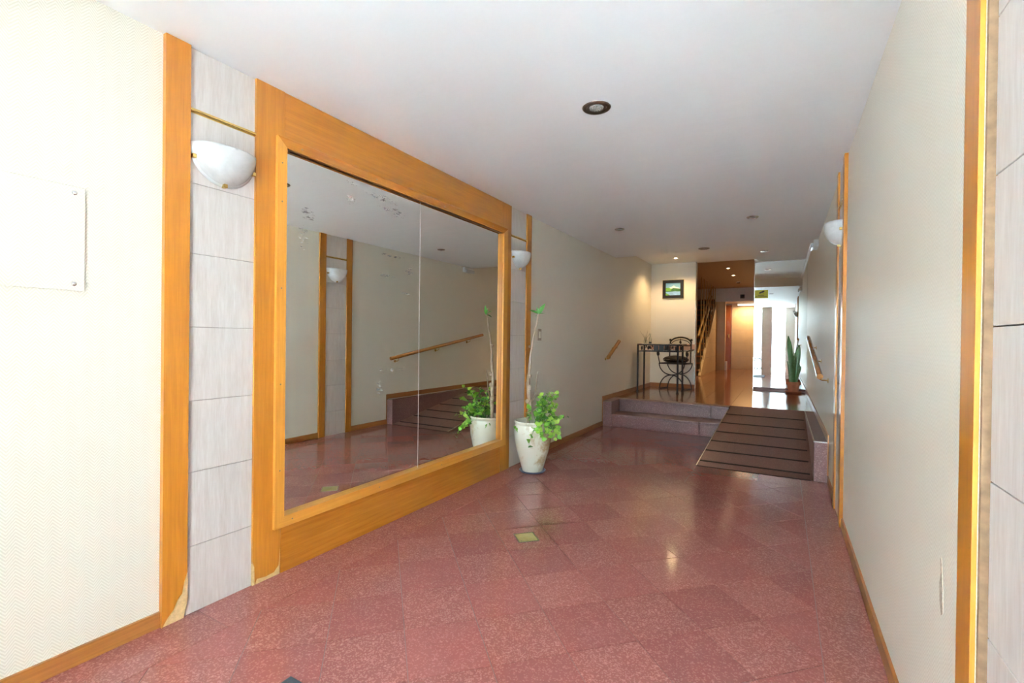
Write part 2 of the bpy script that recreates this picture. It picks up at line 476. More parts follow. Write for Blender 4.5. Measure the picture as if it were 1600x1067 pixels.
tag(reparent(box('edge_trim', 'nickel', .256, XR-.012, RAMP_Y-.003, RAMP_Y+.006, ZP-.008, ZP+.002), cr), 'pale metal edge strip')
tag(reparent(box('edge_trim', 'nickel', .252, .262, RAMP_Y, 7.22, ZP-.006, ZP+.002), cr), 'pale metal edge strip')
ramp = struct(prism_obj('ramp', 'ramp', [(RAMP_X, RAMP_Y, -.002), (.258, RAMP_Y, -.002), (.258, RAMP_Y1, -.002), (RAMP_X1, RAMP_Y1, -.002)], (0, 0, .001)), 'dark stone access ramp with black anti-slip strips', 'ramp')
ramp.data.clear_geometry()
bm = bmesh.new()
rv = [bm.verts.new(p) for p in ((RAMP_X, RAMP_Y, -.001), (.256, RAMP_Y, -.001), (.256, RAMP_Y1, 0), (RAMP_X1, RAMP_Y1, 0), (.256, RAMP_Y1, ZP-.008), (RAMP_X1, RAMP_Y1, ZP-.008))]
for f in ((0, 1, 2, 3), (0, 1, 4, 5), (1, 2, 4), (0, 3, 5), (2, 3, 5, 4)): bm.faces.new([rv[i] for i in f])
bmesh.ops.recalc_face_normals(bm, faces=bm.faces[:]); bm.to_mesh(ramp.data); bm.free()
sl = ZP/(RAMP_Y1-RAMP_Y)
def rx(y): return RAMP_X + (RAMP_X1-RAMP_X)*(y-RAMP_Y)/(RAMP_Y1-RAMP_Y)
rows = [RAMP_Y, 5.20, 5.50, 5.80, 6.12, 6.46, 6.82, RAMP_Y1]
cols = [None, -.45, -.08, .17, .256]
def ramp_quad(name, mat, xa0, xa1, xb0, xb1, ya, yb, lift0, lift1):
    za, zb = (ya-RAMP_Y)*sl, (yb-RAMP_Y)*sl
    return prism_obj(name, mat, [(xa0, ya, za+lift0), (xb0, ya, za+lift0), (xb1, yb, zb+lift0), (xa1, yb, zb+lift0)], (0, 0, lift1-lift0), ramp)
for i in range(len(rows)-1):
    ya, yb = rows[i]+.008, rows[i+1]-.008
    if i == 0: ya = RAMP_Y+.001
    for j in range(4):
        xa0 = rx(ya) if j == 0 else cols[j]; xa1 = rx(yb) if j == 0 else cols[j]
        ramp_quad('ramp_tile', 'ramp', xa0+.0015, xa1+.0015, cols[j+1]-.0015, cols[j+1]-.0015, ya, yb, -.006, .0)
    if i: ramp_quad('anti_slip_strip', 'rubber', rx(rows[i]), rx(rows[i]), .235, .235, rows[i]-.012, rows[i]+.012, -.008, .004)
ramp_quad('anti_slip_strip', 'rubber', rx(RAMP_Y), rx(RAMP_Y), .235, .235, RAMP_Y-.006, RAMP_Y+.004, -.003, .004)
tag(prism_obj('edge_trim', 'nickel', [(RAMP_X-.004, RAMP_Y, .001), (RAMP_X+.006, RAMP_Y, .001), (RAMP_X1+.006, RAMP_Y1, ZP+.001), (RAMP_X1-.004, RAMP_Y1, ZP+.001)], (0, 0, .004), ramp), 'pale metal edge strip')

# ---- landing floor with straight tiles
land = struct(box('floor', 'grout', XL-.1, XR+.1, 7.22, 16.9, .1, ZP-.0025), 'glossy brown stone floor of the raised landing and back corridor', 'floor')
ys = [7.22] + [7.64+.42*i for i in range(6)]
xs = [-2.30, -1.88, -1.46, -1.04, -.62, -.185, .10, XR]
for i in range(len(ys)-1):
    for j in range(len(xs)-1):
        floor_piece([(xs[j], ys[i]), (xs[j+1], ys[i]), (xs[j+1], ys[i+1]), (xs[j], ys[i+1])], 'landing', land, ZP, .012, .0012)
yy = ys[-1]
while yy < 16.8:
    y1 = min(yy+.42, 16.82)
    for xa, xb_ in ((-1.80, -1.38), (-1.38, -.96), (-.96, -.46)):
        floor_piece([(xa, yy), (xb_, yy), (xb_, y1), (xa, y1)], 'landing', land, ZP, .012, .0012)
    yy = y1

# ---- left wall
wl = prism_obj('wall_left', 'paper_y', [(XL, Y0, 0), (XL, 4.39, 0), (xleft(YPW), YPW, 0), (xleft(YPW), YPW+.15, 0), (XL-.2, YPW+.15, 0), (XL-.2, Y0, 0)], (0, 0, 2.95))
struct(wl, 'long cream herringbone-papered wall carrying the big hall mirror', 'wall')
JOINTS = [0.0, .302, .635, .956, 1.287, 1.616, 1.93, 2.25, H-.002]
def tile_strip(wall, x_in, x_out, ya, yb, zs=JOINTS):
    """stack of stone tiles on a wall; each tile is its own piece"""
    lo, hi = min(x_in, x_out), max(x_in, x_out)
    box('tile_backing', 'grout_wall', lo if x_in < x_out else (lo+hi)/2, (lo+hi)/2 if x_in < x_out else hi, ya, yb, 0, zs[-1], wall)
    for i in range(len(zs)-1):
        box('tile', 'walltile', lo, hi, ya, yb, zs[i]+.0012, zs[i+1]-.0012, wall, .0012)
tile_strip(wl, XL-.001, XL+.010, 1.113, 1.414)
tile_strip(wl, XL-.001, XL+.010, 3.967, 4.288)

# screw-fixed access hatch papered over
hatch = empty('access_panel', (XL, .60, 1.41)); tag(hatch, 'papered square access panel screwed to the cream wall', 'panel')
reparent(box('cover', 'paper_y', XL+.0005, XL+.009, .36, .757, 1.412, 1.80, None, .002), hatch)
for yy, zz in ((.725, 1.775), (.725, 1.437), (.392, 1.775), (.392, 1.437)):
    bm = bmesh.new(); ball(bm, (XL+.010, yy, zz), .0085, .55, 1, 1)
    reparent(finish('screw', bm, 'chrome', None, True), hatch)

# wooden uprights with chipped feet
def upright(name, x0, x1, ya, yb, label, chip=None, mat='wood_z'):
    root = struct(empty(name, (x0, (ya+yb)/2, 0)), label, 'trim')
    if chip == 'right':
        pts = [(ya, 0.0), (ya+.022, .035), (ya+.045, .06), (ya+.06, .095), (ya+.078, .115), (ya+.086, .165), (yb, .20), (yb, H-.001), (ya, H-.001)]
        core = [(ya+.004, .001), (yb-.012, .001), (yb-.002, .04), (yb+.006, .08), (yb+.003, .12), (yb+.006, .16), (yb, .20), (ya+.083, .17), (ya+.074, .118), (ya+.057, .10), (ya+.042, .066), (ya+.020, .042)]
    elif chip == 'both':
        pts = [(ya+.012, .0), (ya+.022, .028), (ya+.07, .020), (ya+.115, .024), (yb-.012, .05), (yb-.006, .12), (yb-.002, .16), (yb, .2), (yb, H-.001), (ya, H-.001), (ya, .12), (ya+.010, .09)]
        core = [(ya+.002, .001), (yb-.004, .001), (yb-.003, .06), (yb-.001, .14), (yb-.006, .13), (yb-.014, .054), (ya+.115, .027), (ya+.07, .023), (ya+.022, .03), (ya+.012, .088), (ya+.002, .11)]
    else:
        pts = [(ya, .001), (yb, .001), (yb, H-.001), (ya, H-.001)]; core = None
    bm = bmesh.new(); prism(bm, [(x0, a, b) for a, b in pts], (x1-x0, 0, 0))
    reparent(finish('board', bm, mat), root)
    if core:
        s = .82
        bm = bmesh.new(); prism(bm, [(x0, a, b) for a, b in core], ((x1-x0)*s, 0, 0))
        tag(reparent(finish('splintered_core', bm, 'raw_wood'), root), 'pale splintered wood at the broken foot')
    return root
WX = XL + .0005
upright('trim_1', WX, WX+.025, 1.015, 1.113, 'varnished wooden upright with broken foot between paper and stone tiles', 'right')
# moulded pale edge towards the entrance
upright('trim_2', WX, WX+.022, 4.288, 4.387, 'varnished wooden upright behind the white plant pot', None)
# mirror surround
sur = struct(empty('trim_3', (WX, 2.69, 0)), 'varnished wooden panelling framing the big hall mirror', 'trim')
def sboard(name, mat, ya, yb, z0, z1, th=.02):
    return reparent(box(name, mat, WX, WX+th, ya, yb, z0, z1, None, .0015), sur)
st1 = upright('trim_4', WX, WX+.022, 1.414, 1.567, 'wide varnished wooden upright with chipped foot beside the hall mirror', 'both')
sboard('stile', 'wood_z', 3.795, 3.967, .001, H-.001)
sboard('top_rail', 'wood_y', 1.569, 3.793, 2.235, H-.001)
sboard('bottom_panel', 'wood_panel', 1.569, 3.793, .001, .285)

# hall mirror
mir = empty('hall_mirror', (XL, 2.69, .25)); tag(mir, 'large two-pane wall mirror in varnished wooden frame', 'mirror')
SEAM = 2.661
reparent(box('mirror_pane', 'mirror_hall', XL+.001, XL+.006, 1.572, SEAM-.0025, .286, 2.234), mir)
reparent(box('mirror_pane', 'mirror_hall', XL+.001, XL+.006, SEAM+.0025, 3.792, .286, 2.234), mir)
tag(reparent(box('pane_joint', 'white_plastic', XL+.001, XL+.005, SEAM-.0025, SEAM+.0025, .286, 2.234), mir), 'whitish joint between the panes')
fx0, fx1 = WX+.0205, WX+.040
def mould(pts, mat):
    reparent(prism_obj('frame_moulding', mat, [(fx0, a, b) for a, b in pts], (fx1-fx0, 0, 0)), mir)
fz0, fz1, fy0, fy1 = .248, 2.285, 1.518, 3.868
iz0, iz1, iy0, iy1 = .305, 2.235, 1.572, 3.80
mould([(fy0, fz0), (iy0, iz0), (iy0, iz1), (fy0, fz1)], 'wood_pale')
mould([(fy1, fz0), (fy1, fz1), (iy1, iz1), (iy1, iz0)], 'wood_pale')
mould([(fy0, fz0), (fy1, fz0), (iy1, iz0), (iy0, iz0)], 'wood_pale_y')
mould([(fy0, fz1), (iy0, iz1), (iy1, iz1), (fy1, fz1)], 'wood_panel')
# rebate behind the moulding so the frame touches wall and glass
for a, b, c, d in ((iy0-.004, iy0, iz0, iz1), (iy1, iy1+.004, iz0, iz1), (iy0, iy1, iz0-.004, iz0), (iy0, iy1, iz1, iz1+.004)):
    reparent(box('frame_lip', 'wood_pale', XL+.006, fx0+.002, a, b, c, d), mir)
for yy, zz in [(1.545, z) for z in (.55, 1.0, 1.5, 1.95, 2.15)] + [(y, .277) for y in (1.62, 2.25, 2.9, 3.6)] + [(y, 2.258) for y in (1.66, 2.2, 2.9, 3.6)] + [(3.83, z) for z in (.6, 1.25, 1.9)]:
    bm = bmesh.new(); ball(bm, (fx1, yy, zz), .0045, .4, 1, 1, 8, 5)
    reparent(finish('screw', bm, 'bronze', None, True), mir)

# baseboards
def base_left(name, ya, yb, z, label):
    xa, xb_ = xleft(ya), xleft(yb); pts = [(xa, ya, z), (xa+.012, ya, z), (xb_+.012, yb, z), (xb_, yb, z)]
    return struct(prism_obj(name, 'wood_base', pts, (0, 0, .066)), label, 'baseboard')
base_left('baseboard_left', Y0, 1.014, .001, 'varnished wooden baseboard under the papered access panel')
bl = base_left('baseboard_left', 4.388, YF-.012, .001, 'varnished wooden baseboard between plant pot and steps')
xa = xleft(YF)
reparent(box('riser_piece', 'wood_base', xa, xa+.012, YF-.012, YF-.001, .001, ZP+.066), bl)
base_left('baseboard_left', YF-.001, YPW-.012, ZP+.001, 'varnished wooden baseboard on the landing behind the iron table')
struct(box('baseboard_back', 'wood_base_x', xleft(YPW), -1.425, YPW-.012, YPW, ZP+.001, ZP+.072), 'reddish baseboard under the wall with the small picture', 'baseboard')

# ---- right wall
wr = struct(box('wall_right', 'paper_y', XR, XR+.2, 1.379, YM+.02, 0, 2.95), 'cream papered wall with the ramp handrail and emergency light', 'wall')
wrn = struct(box('wall_right', 'black_gap', XR+.036, XR+.2, Y0, 1.379, 0, 2.95), 'stone tiled wall end beside the entrance', 'wall')
ZR = [0.0, .31, .64, .966, 1.289, 1.602, 1.93, 2.25, H-.002]
for i in range(len(ZR)-1):
    for ya, yb in ((Y0, -2.76), (-2.76, -1.94), (-1.94, -1.12), (-1.12, -.30), (-.30, .52), (.52, 1.353)):
        box('tile', 'walltile', XR+.011, XR+.036, ya+.0012, yb-.0012, ZR[i]+.0015, ZR[i+1]-.0015, wrn, .0012)
gl = box('glue_strip', plain('old_adhesive', (.22, .13, .07), .9, 0, .5, 40, .5), XR+.001, XR+.036, 1.367, 1.3785, 0, H-.002, wrn); tag(gl, 'rough strip of old adhesive')
def upright_r(name, ya, yb, label, th=.022):
    root = struct(empty(name, (XR-.0005, (ya+yb)/2, 0)), label, 'trim')
    reparent(box('board', 'wood_z', XR-th, XR-.0005, ya, yb, .001, H-.001, None, .002), root)
    return root
tr = upright_r('trim_5', 1.384, 1.475, 'varnished wooden upright where stone tiles meet paper near the entrance', .009)
tag(reparent(box('edge_bead', 'wood_pale', XR-.009, XR-.0005, 1.380, 1.3838, .001, H-.001), tr), 'edge in paler wood')  # edge strip in the paler moulding wood
upright_r('trim_6', 3.885, 3.979, 'varnished wooden upright before the opposite wall lamp')
upright_r('trim_7', 4.302, 4.392, 'varnished wooden upright between wall lamp and handrail')
tile_strip(wr, XR+.001, XR-.010, 3.979, 4.302)
def base_right(ya, yb, z, label):
    return struct(box('baseboard_right', 'wood_base', XR-.012, XR, ya, yb, z, z+.066), label, 'baseboard')
base_right(1.479, 3.884, .001, 'varnished wooden baseboard along the papered wall opposite the mirror')
br = base_right(4.393, RAMP_Y-.012, .001, 'short varnished wooden baseboard before the ramp curb')
reparent(box('riser_piece', 'wood_base', XR-.012, XR, RAMP_Y-.012, RAMP_Y-.001, .001, ZP+.066), br)
base_right(RAMP_Y-.001, YM-.01, ZP+.001, 'varnished wooden baseboard above the ramp curb')
# torn spot in the paper
bm = bmesh.new()
tear = [(1.585, .60), (1.600, .66), (1.604, .74), (1.592, .80), (1.598, .86), (1.590, .87), (1.580, .78), (1.574, .68), (1.572, .62)]
prism(bm, [(XR+.0, y+.04, .72+(z-.735)*.55-.10) for y, z in tear], (-.0016, 0, 0))
tag(finish('torn_patch', bm, plain('torn_paper', (.44, .36, .28), .9, 0, .5, 120, .5), wr), 'torn patch of bare plaster')

# ---- ceilings
ce = struct(box('ceiling', 'ceiling', XL-.02, XR+.02, Y0, YB, H, H+.22), 'wide white painted ceiling of the hall', 'ceiling')
cu = struct(box('ceiling', 'ceiling', XL-.02, XR+.02, YB, YPW+.15, ZU, ZU+.2), 'raised cream ceiling above the landing', 'ceiling')
box('mirror_bay', 'ceiling', -.47, XR+.02, YPW+.15, YM+.02, ZU, ZU+.2, cu)
struct(box('ceiling', 'corridor_ceiling', -3.2, -.40, YPW+.15, 16.95, ZC, ZC+.1), 'brownish ceiling of the back corridor', 'ceiling')
struct(box('trim_8', 'white_plastic', XR-.03, XR-.0005, YB+.01, YM-.001, ZU-.035, ZU-.0005, None, .003), 'slim white trunking in the corner between landing ceiling and wall', 'trim')

# ---- picture wall, stair wall, corridor
pw = struct(box('wall_back', 'paper_x', xleft(YPW)-.05, -1.42, YPW, YPW+.15, ZP-.01, ZU+.1), 'narrow cream wall with the small landscape picture', 'wall')
box('border_band', 'salmon', xleft(YPW)+.001, -1.421, YPW-.003, YPW, 1.075, 1.185, pw)
tag(box('corner_bead', 'nickel', -1.428, -1.419, YPW-.002, YPW+.006, ZP, ZU, pw), 'pale metal corner strip')
SX = -1.79
stw = struct(empty('staircase', (SX, 12.8, ZP)), 'staircase with gilded floor-to-ceiling bars rising behind the picture wall', 'stairs')
slope = .66
def sz(y): return ZP + max(0, (y-12.75))*slope
reparent(prism_obj('stair_side', 'corridor_tile', [(SX, 12.75, ZP), (SX, 15.92, ZP), (SX, 15.92, sz(15.92)), (SX, 12.75, ZP+.02)], (-.06, 0, 0)), stw)
for k, (za, zb) in enumerate(((.36, .80), (.80, 1.20), (1.20, 1.6))):
    reparent(box('joint_line', 'grout_wall', SX, SX+.0015, max(12.8, 12.75+(zb-ZP)/slope), 15.9, zb-.002, zb+.002), stw)
for i in range(13):
    y_ = 12.75+i*.255; z_ = ZP+.168*(i+1)
    reparent(box('tread', 'landing', -2.95, SX-.061, y_, y_+.29, z_-.04, z_), stw)
    reparent(box('tread_riser', 'stair_shade', -2.95, SX-.061, y_+.27, y_+.29, z_-.0005, z_+.128), stw)
y_ = 12.86
while y_ < 15.9:
    reparent(box('baluster', 'gold_paint', SX-.036, SX-.020, y_, y_+.02, sz(y_), ZC, None, .002), stw)
    y_ += .47
for off in (.55, .98):
    reparent(tube_obj('handrail', 'gold_paint', [(SX-.08, 12.8, sz(12.8)+off), (SX-.08, 15.3, min(sz(15.3)+off, ZC-.03))], .026), stw)
struct(box('wall_stairwell', 'stair_shade', -3.1, -2.95, YPW+.15, 16.9, 0, ZC), 'shade-coloured far side of the stairwell', 'wall')
struct(box('wall_stairwell', 'stair_shade', -3.1, XL-.15, YPW+.151, YPW+.25, 0, ZC), 'shade-coloured end of the stairwell behind the picture wall', 'wall')
struct(box('wall_stairwell', 'stair_shade', -3.1, -2.69, 15.92, 16.9, 0, ZC), 'shade-coloured upper end of the stairwell', 'wall')
struct(box('floor', 'stair_shade', -3.1, XL-.101, YPW+.15, 16.9, .1, ZP), 'shade-coloured floor beneath the staircase', 'floor')
struct(box('wall_corridor', 'corridor_tile', -.47, -.40, YM+.02, 16.9, ZP-.01, ZC), 'corridor wall behind the landing mirror', 'wall')
struct(box('wall_header', 'header_paint', SX-.9, -.47, 15.92, 16.05, 2.47, ZC), 'pale grey header above the corridor opening', 'wall')
jm = struct(box('trim_9', 'corridor_tile', SX-.06, -1.545, 15.92, 16.05, ZP, 2.469), 'pale stone jamb of the corridor opening', 'trim')
wb = struct(box('wall_end', 'grout_wall', -2.7, -.40, 16.85, 16.95, ZP-.01, ZC), 'warm lit stone wall closing the corridor', 'wall')
zz = [ZP, .78, 1.20, 1.62, 2.04, 2.46]
for i in range(len(zz)-1):
    for xa, xb_ in ((-1.44, -1.02), (-1.018, -.472)):
        box('tile', 'corridor_tile', xa, xb_, 16.835, 16.85, zz[i]+.002, zz[i+1]-.002, wb)
struct(box('ceiling', 'corridor_ceiling', -2.7, -.40, 16.05, 16.85, 2.46, 2.52), 'low ceiling of the lift lobby behind the header', 'ceiling')
dr = empty('door_1', (-1.85, 16.84, ZP)); struct(dr, 'reddish brown wooden door at the corridor end', 'door')
reparent(box('leaf', 'wood_door', -2.30, -1.455, 16.80, 16.845, ZP+.005, 2.36, None, .004), dr)
reparent(box('handle', 'brass', -1.53, -1.50, 16.765, 16.80, 1.36, 1.48, None, .004), dr)
reparent(box('frame', 'wood_door', -2.36, -1.445, 16.815, 16.849, 2.362, 2.42), dr)
tag(box('white_box', 'white_plastic', -1.545, -1.49, 15.96, 16.10, ZP+.001, ZP+.27, None, .004), 'small white box on the floor by the corridor opening', 'box')
lb = empty('lobby_lamp', (-1.02, 16.3, 2.46)); tag(lb, 'flat glowing lamp under the low lobby ceiling', 'lamp')
reparent(box('housing', 'white_plastic', -1.26, -.62, 16.42, 16.66, 2.40, 2.459, None, .003), lb)
reparent(box('diffuser', 'tube_on', -1.24, -.64, 16.405, 16.64, 2.385, 2.40), lb)
ld = bpy.data.lights.new('lobby_light', 'AREA'); ld.shape = 'RECTANGLE'; ld.size = .55; ld.size_y = .2; ld.energy = 6.0; ld.color = (1, .68, .36)
lo = bpy.data.objects.new('lobby_light', ld); C.objects.link(lo); lo.location = (-.95, 16.45, 2.375); lo.parent = None
# ---- mirror wall on the landing
mw = struct(box('wall_mirror', 'grout_wall', -.47, XR, YM+.006, YM+.02, ZP, ZU), 'wall section behind the landing mirror', 'wall')
lm = empty('landing_mirror', (-.05, YM, ZP)); tag(lm, 'tall frameless mirror reflecting the bright street entrance', 'mirror')
reparent(box('mirror_pane', 'mirror_landing', -.468, XR-.001, YM, YM+.005, ZP+.052, ZU-.006), lm)
reparent(box('plinth', 'granite', -.468, XR-.013, YM-.012, YM+.005, ZP+.001, ZP+.05, None, .002), lm)
reparent(box('edge_strip', 'nickel', -.476, -.468, YM-.002, YM+.008, ZP+.001, ZU-.001), lm)
reparent(box('top_bead', 'white_plastic', -.468, XR-.031, YM-.003, YM+.004, ZU-.012, ZU-.0005), lm)

# ================================================================== LAMPS
def wall_lamp(side, yc, label):
    """half-bowl of alabaster glass on the wall; side = +1 projects to +x"""
    xw = XL+.0105 if side > 0 else XR-.0105
    root = empty('wall_lamp', (xw, yc, 2.11)); tag(root, label, 'wall lamp', 'alabaster half-bowl wall lamps')
    W, Dp, Hh_ = .153, .095, .165
    bm = bmesh.new(); nu, nv = 24, 14
    def surf(s):
        g = []
        for i in range(nv+1):
            row = []
            for j in range(nu+1):
                a = PI*j/nu                       # along the rim, from one top corner to the other
                rr = i/nv                         # 0 = centre of the open top, 1 = rim on the wall
                y_ = -W*math.cos(a)*rr; z_ = -Hh_*math.sin(a)*rr
                fl = .012 if rr > .86 else 0      # flat outer flange
                bulge = Dp*math.sqrt(max(0, 1-min(1, rr/.90)**2.2)) + (.012*(1-rr)/.1 if rr > .9 else .012)
                row.append(bm.verts.new((side*max(.002, bulge*s), y_*s, z_*s)))
            g.append(row)
        return g
    A = surf(1.0)
    for i in range(nv):
        for j in range(nu): bm.faces.new((A[i][j], A[i][j+1], A[i+1][j+1], A[i+1][j]))
    bmesh.ops.remove_doubles(bm, verts=bm.verts[:], dist=1e-5)
    o = finish('glass_shade', bm, 'alabaster', root, True)
    md = o.modifiers.new('thickness', 'SOLIDIFY'); md.thickness = .005; md.offset = 0
    bm = bmesh.new(); bx(bm, 0 if side > 0 else -.004, .004 if side > 0 else 0, -.10, .10, -.09, -.01)
    finish('wall_plate', bm, 'white_plastic', root)
    for a in (.13*PI, .5*PI, .87*PI):
        y_, z_ = -W*.97*math.cos(a), -Hh_*.97*math.sin(a)
        bm = bmesh.new(); x0, x1 = (0, .026) if side > 0 else (-.026, 0)
        bx(bm, x0, x1, y_-.008, y_+.008, z_-.009, z_+.009, .002); finish('clip', bm, 'brass', root)
    return root
wall_lamp(1, 1.262, 'alabaster half-bowl wall lamp between the uprights nearest the papered access panel')
wall_lamp(1, 4.14, 'alabaster half-bowl wall lamp above the white plant pot')
wall_lamp(-1, 4.14, 'alabaster half-bowl wall lamp on the handrail side wall')
for nm, x0, ya, yb, lab in (('a', XL+.0105, 1.1135, 1.4135, 'thin brass rod across the stone tiles by the access panel'), ('b', XL+.0105, 3.9675, 4.2875, 'thin brass rod across the stone tiles above the plant pot'),
                            ('c', XR-.0105, 3.9795, 4.3015, 'thin brass rod across the stone tiles on the handrail side')):
    s = 1 if x0 < 0 else -1
    bm = bmesh.new(); bx(bm, min(x0, x0+s*.003), max(x0, x0+s*.003), ya, yb, 2.240, 2.262)
    tube(bm, [(x0+s*.006, ya, 2.251), (x0+s*.006, yb, 2.251)], .0065, 10)
    tag(finish('brass_rod', bm, 'brass', None, True), lab, 'rod')

def downlight(x, y, z, r, label, lit=False, ring='nickel', tilt=0):
    root = empty('downlight', (x, y, z)); tag(root, label, 'downlight', 'recessed ceiling downlights')
    lathe_obj('ring', ring, [(r*.66, -.002), (r*.72, -.007), (r*.88, -.008), (r*.98, -.004), (r, -.0005), (r*.66, -.0005)], root, 32, closed=True)
    ro = lathe_obj('reflector', 'bronze' if not lit else 'nickel', [(r*.66, -.0015), (r*.60, -.0005), (r*.50, -.0005), (r*.50, -.0015)], root, 28, closed=True)
    if lit:
        bm = bmesh.new(); ball(bm, (0, 0, -.003), r*.48, 1, 1, .18, 16, 8); finish('bulb', bm, 'bulb_on', root, True)
    else:
        bm = bmesh.new(); ball(bm, (0, 0, -.002), r*.50, 1, 1, .16, 18, 8); b = finish('bulb', bm, 'bulb_off', root, True)
        # facetted glints of the reflector lamp
        bm = bmesh.new()
        for k in range(18):
            rr = r*.42*math.sqrt((k+.5)/18); a = k*2.39996
            ball(bm, (rr*math.cos(a), rr*math.sin(a), -.008 + .0075*(rr/(r*.5))**2 - .002), r*.045, 1, 1, .6, 6, 4)
        finish('facets', bm, 'chrome', b, True)['kind'] = 'stuff'
    return root
downlight(-.908, 2.498, H, .078, 'large unlit recessed downlight with bronze ring nearest the hall mirror', False, 'bronze')
downlight(-1.653, 5.366, H, .055, 'unlit recessed downlight in the white ceiling between long papered wall and ramp')
downlight(-.286, 5.452, H, .058, 'unlit recessed downlight in the white ceiling above the ramp foot')
downlight(-.962, 7.0, H, .075, 'unlit recessed downlight at the edge of the white ceiling above the steps', False, 'bronze')
downlight(-.283, 8.748, ZU, .062, 'unlit recessed downlight in front of the landing mirror')
def spot(x, y, z, e, ang=100, c=(1, .68, .34), blend=.6):
    d = bpy.data.lights.new('downlight_beam', 'SPOT'); d.energy = e; d.spot_size = math.radians(ang); d.spot_blend = blend; d.color = c; d.shadow_soft_size = .03
    o = bpy.data.objects.new('downlight_beam', d); C.objects.link(o); o.location = (x, y, z-.02); return o
for x, y, z, r, e, lab in ((-1.683, 8.826, ZU, .05, 15, 'glowing downlight above the iron table and chair'),
                           (-1.076, 11.57, ZC, .055, 26, 'glowing corridor downlight nearest the landing'),
                           (-1.078, 12.86, ZC, .055, 26, 'glowing corridor downlight beside the smoke detector')):
    downlight(x, y, z, r, lab, True); spot(x, y, z, e, 140 if z < 2.8 else 110)

em = empty('emergency_light', (XR, 7.03, 2.43)); tag(em, 'white emergency light box mounted high above the ramp handrail', 'emergency light')
reparent(box('housing', 'white_plastic', XR-.055, XR-.0005, 6.89, 7.17, 2.425, 2.515, None, .008), em)
reparent(box('lens', 'lens_plastic', XR-.078, XR-.054, 6.90, 7.16, 2.418, 2.475, None, .008), em)

sm = empty('smoke_detector', (-1.077, 14.4, ZC)); tag(sm, 'round smoke detector on the brownish corridor ceiling', 'smoke detector')
lathe_obj('base', 'white_plastic', [(0, -.012), (.055, -.012), (.06, -.0005), (0, -.0005)], sm, 24)
lathe_obj('sensor', 'bronze', [(0, -.04), (.03, -.038), (.045, -.012), (0, -.012)], sm, 24)
dc = empty('dome_camera', (-1.08, 15.92, 2.61)); tag(dc, 'small black dome camera on the grey header', 'camera')
bm = bmesh.new(); ball(bm, (0, -.025, 0), .055, 1, .8, 1, 18, 12); finish('dome', bm, 'black_plastic', dc, True)
bm = bmesh.new(); bx(bm, -.06, .06, -.02, 0, -.06, .06, .008); finish('base', bm, 'black_plastic', dc)

sw_ = empty('light_switch', (xleft(4.63), 4.63, 1.235)); tag(sw_, 'beige rocker light switch with brown frame on the cream wall', 'switch')
sx = xleft(4.63)
reparent(box('plate', plain('switch_plate', (.30, .22, .16), .4), sx, sx+.009, 4.585, 4.665, 1.235, 1.362, None, .002), sw_)
reparent(box('rocker', plain('switch_rocker', (.70, .64, .52), .35), sx+.008, sx+.013, 4.60, 4.65, 1.262, 1.335, None, .002), sw_)

# ================================================================== HANDRAILS
def handrail(p, q, wall_x, brackets, label):
    root = empty('handrail', p); tag(root, label, 'handrail')
    p, q = Vector(p), Vector(q); d = (q-p).normalized()
    bm = bmesh.new(); tube(bm, [p, q], .026, 14)
    bmesh.ops.bevel(bm, geom=[e for e in bm.edges if len(e.link_faces) == 2 and max(len(f.verts) for f in e.link_faces) > 4], offset=.005, segments=2, affect='EDGES')
    reparent(finish('rail', bm, 'wood_rail', None, True), root)
    for s in brackets:
        c = p.lerp(q, s); bm = bmesh.new(); below = c + Vector((0, 0, -.024))
        tube(bm, [below, below+Vector((0, 0, -.03)), Vector((c.x+(wall_x-c.x)*.35, c.y, c.z-.068)), Vector((wall_x, c.y, c.z-.07))], .006, 8)
        sgn = -1 if wall_x > c.x else 1
        tube(bm, [(wall_x, c.y, c.z-.07), (wall_x+sgn*.006, c.y, c.z-.07)], .022, 14)
        reparent(finish('bracket', bm, 'brass', None, True), root)
    return root
handrail((.292, 5.05, .945), (.292, 7.45, 1.315), XR-.0003, (.07, .46, .83), 'long round wooden handrail sloping up above the ramp')
handrail((-2.20, 6.66, .99), (-2.20, 7.20, 1.235), xleft(7)+.0003, (.2, .8), 'short wooden handrail sloping up above the steps')

# ================================================================== FLOOR ITEMS
bp = empty('floor_socket', (-1.387, 2.638, 0)); tag(bp, 'square brass floor socket plate set in the terrazzo', 'floor plate'); bp.rotation_euler = (0, 0, PI/4)
s = .066
bm = bmesh.new()
for a, b, c, d in ((-s, s, -s, -s+.006), (-s, s, s-.006, s), (-s, -s+.006, -s+.006, s-.006), (s-.006, s, -s+.006, s-.006)): bx(bm, a, b, c, d, .0003, .0045)
finish('frame', bm, 'nickel', bp)
bm = bmesh.new(); bx(bm, -s+.007, s-.007, -s+.007, s-.007, .0003, .0035, .001); finish('lid', bm, 'brass_worn', bp)
lathe_obj('cap', 'brass_worn', [(0, .0046), (.030, .0046), (.033, .0036), (0, .0036)], bp, 28, (.012, -.006, 0))
bm = bmesh.new(); ball(bm, (-.045, -.045, .0036), .005, 1, 1, .4, 8, 5); finish('screw', bm, 'bronze', bp)

mt = empty('doormat', (-1.30, .70, 0)); tag(mt, 'dark blue fibre doormat lying inside the entrance', 'doormat')
mt.rotation_euler = (0, 0, math.radians(0))
bm = bmesh.new(); bx(bm, -1.545+1.30, .75, -.85, .405, .001, .012, .004); finish('pile', bm, 'mat', mt)
tag(mt, 'dark blue fibre doormat lying inside the entrance', 'doormat')

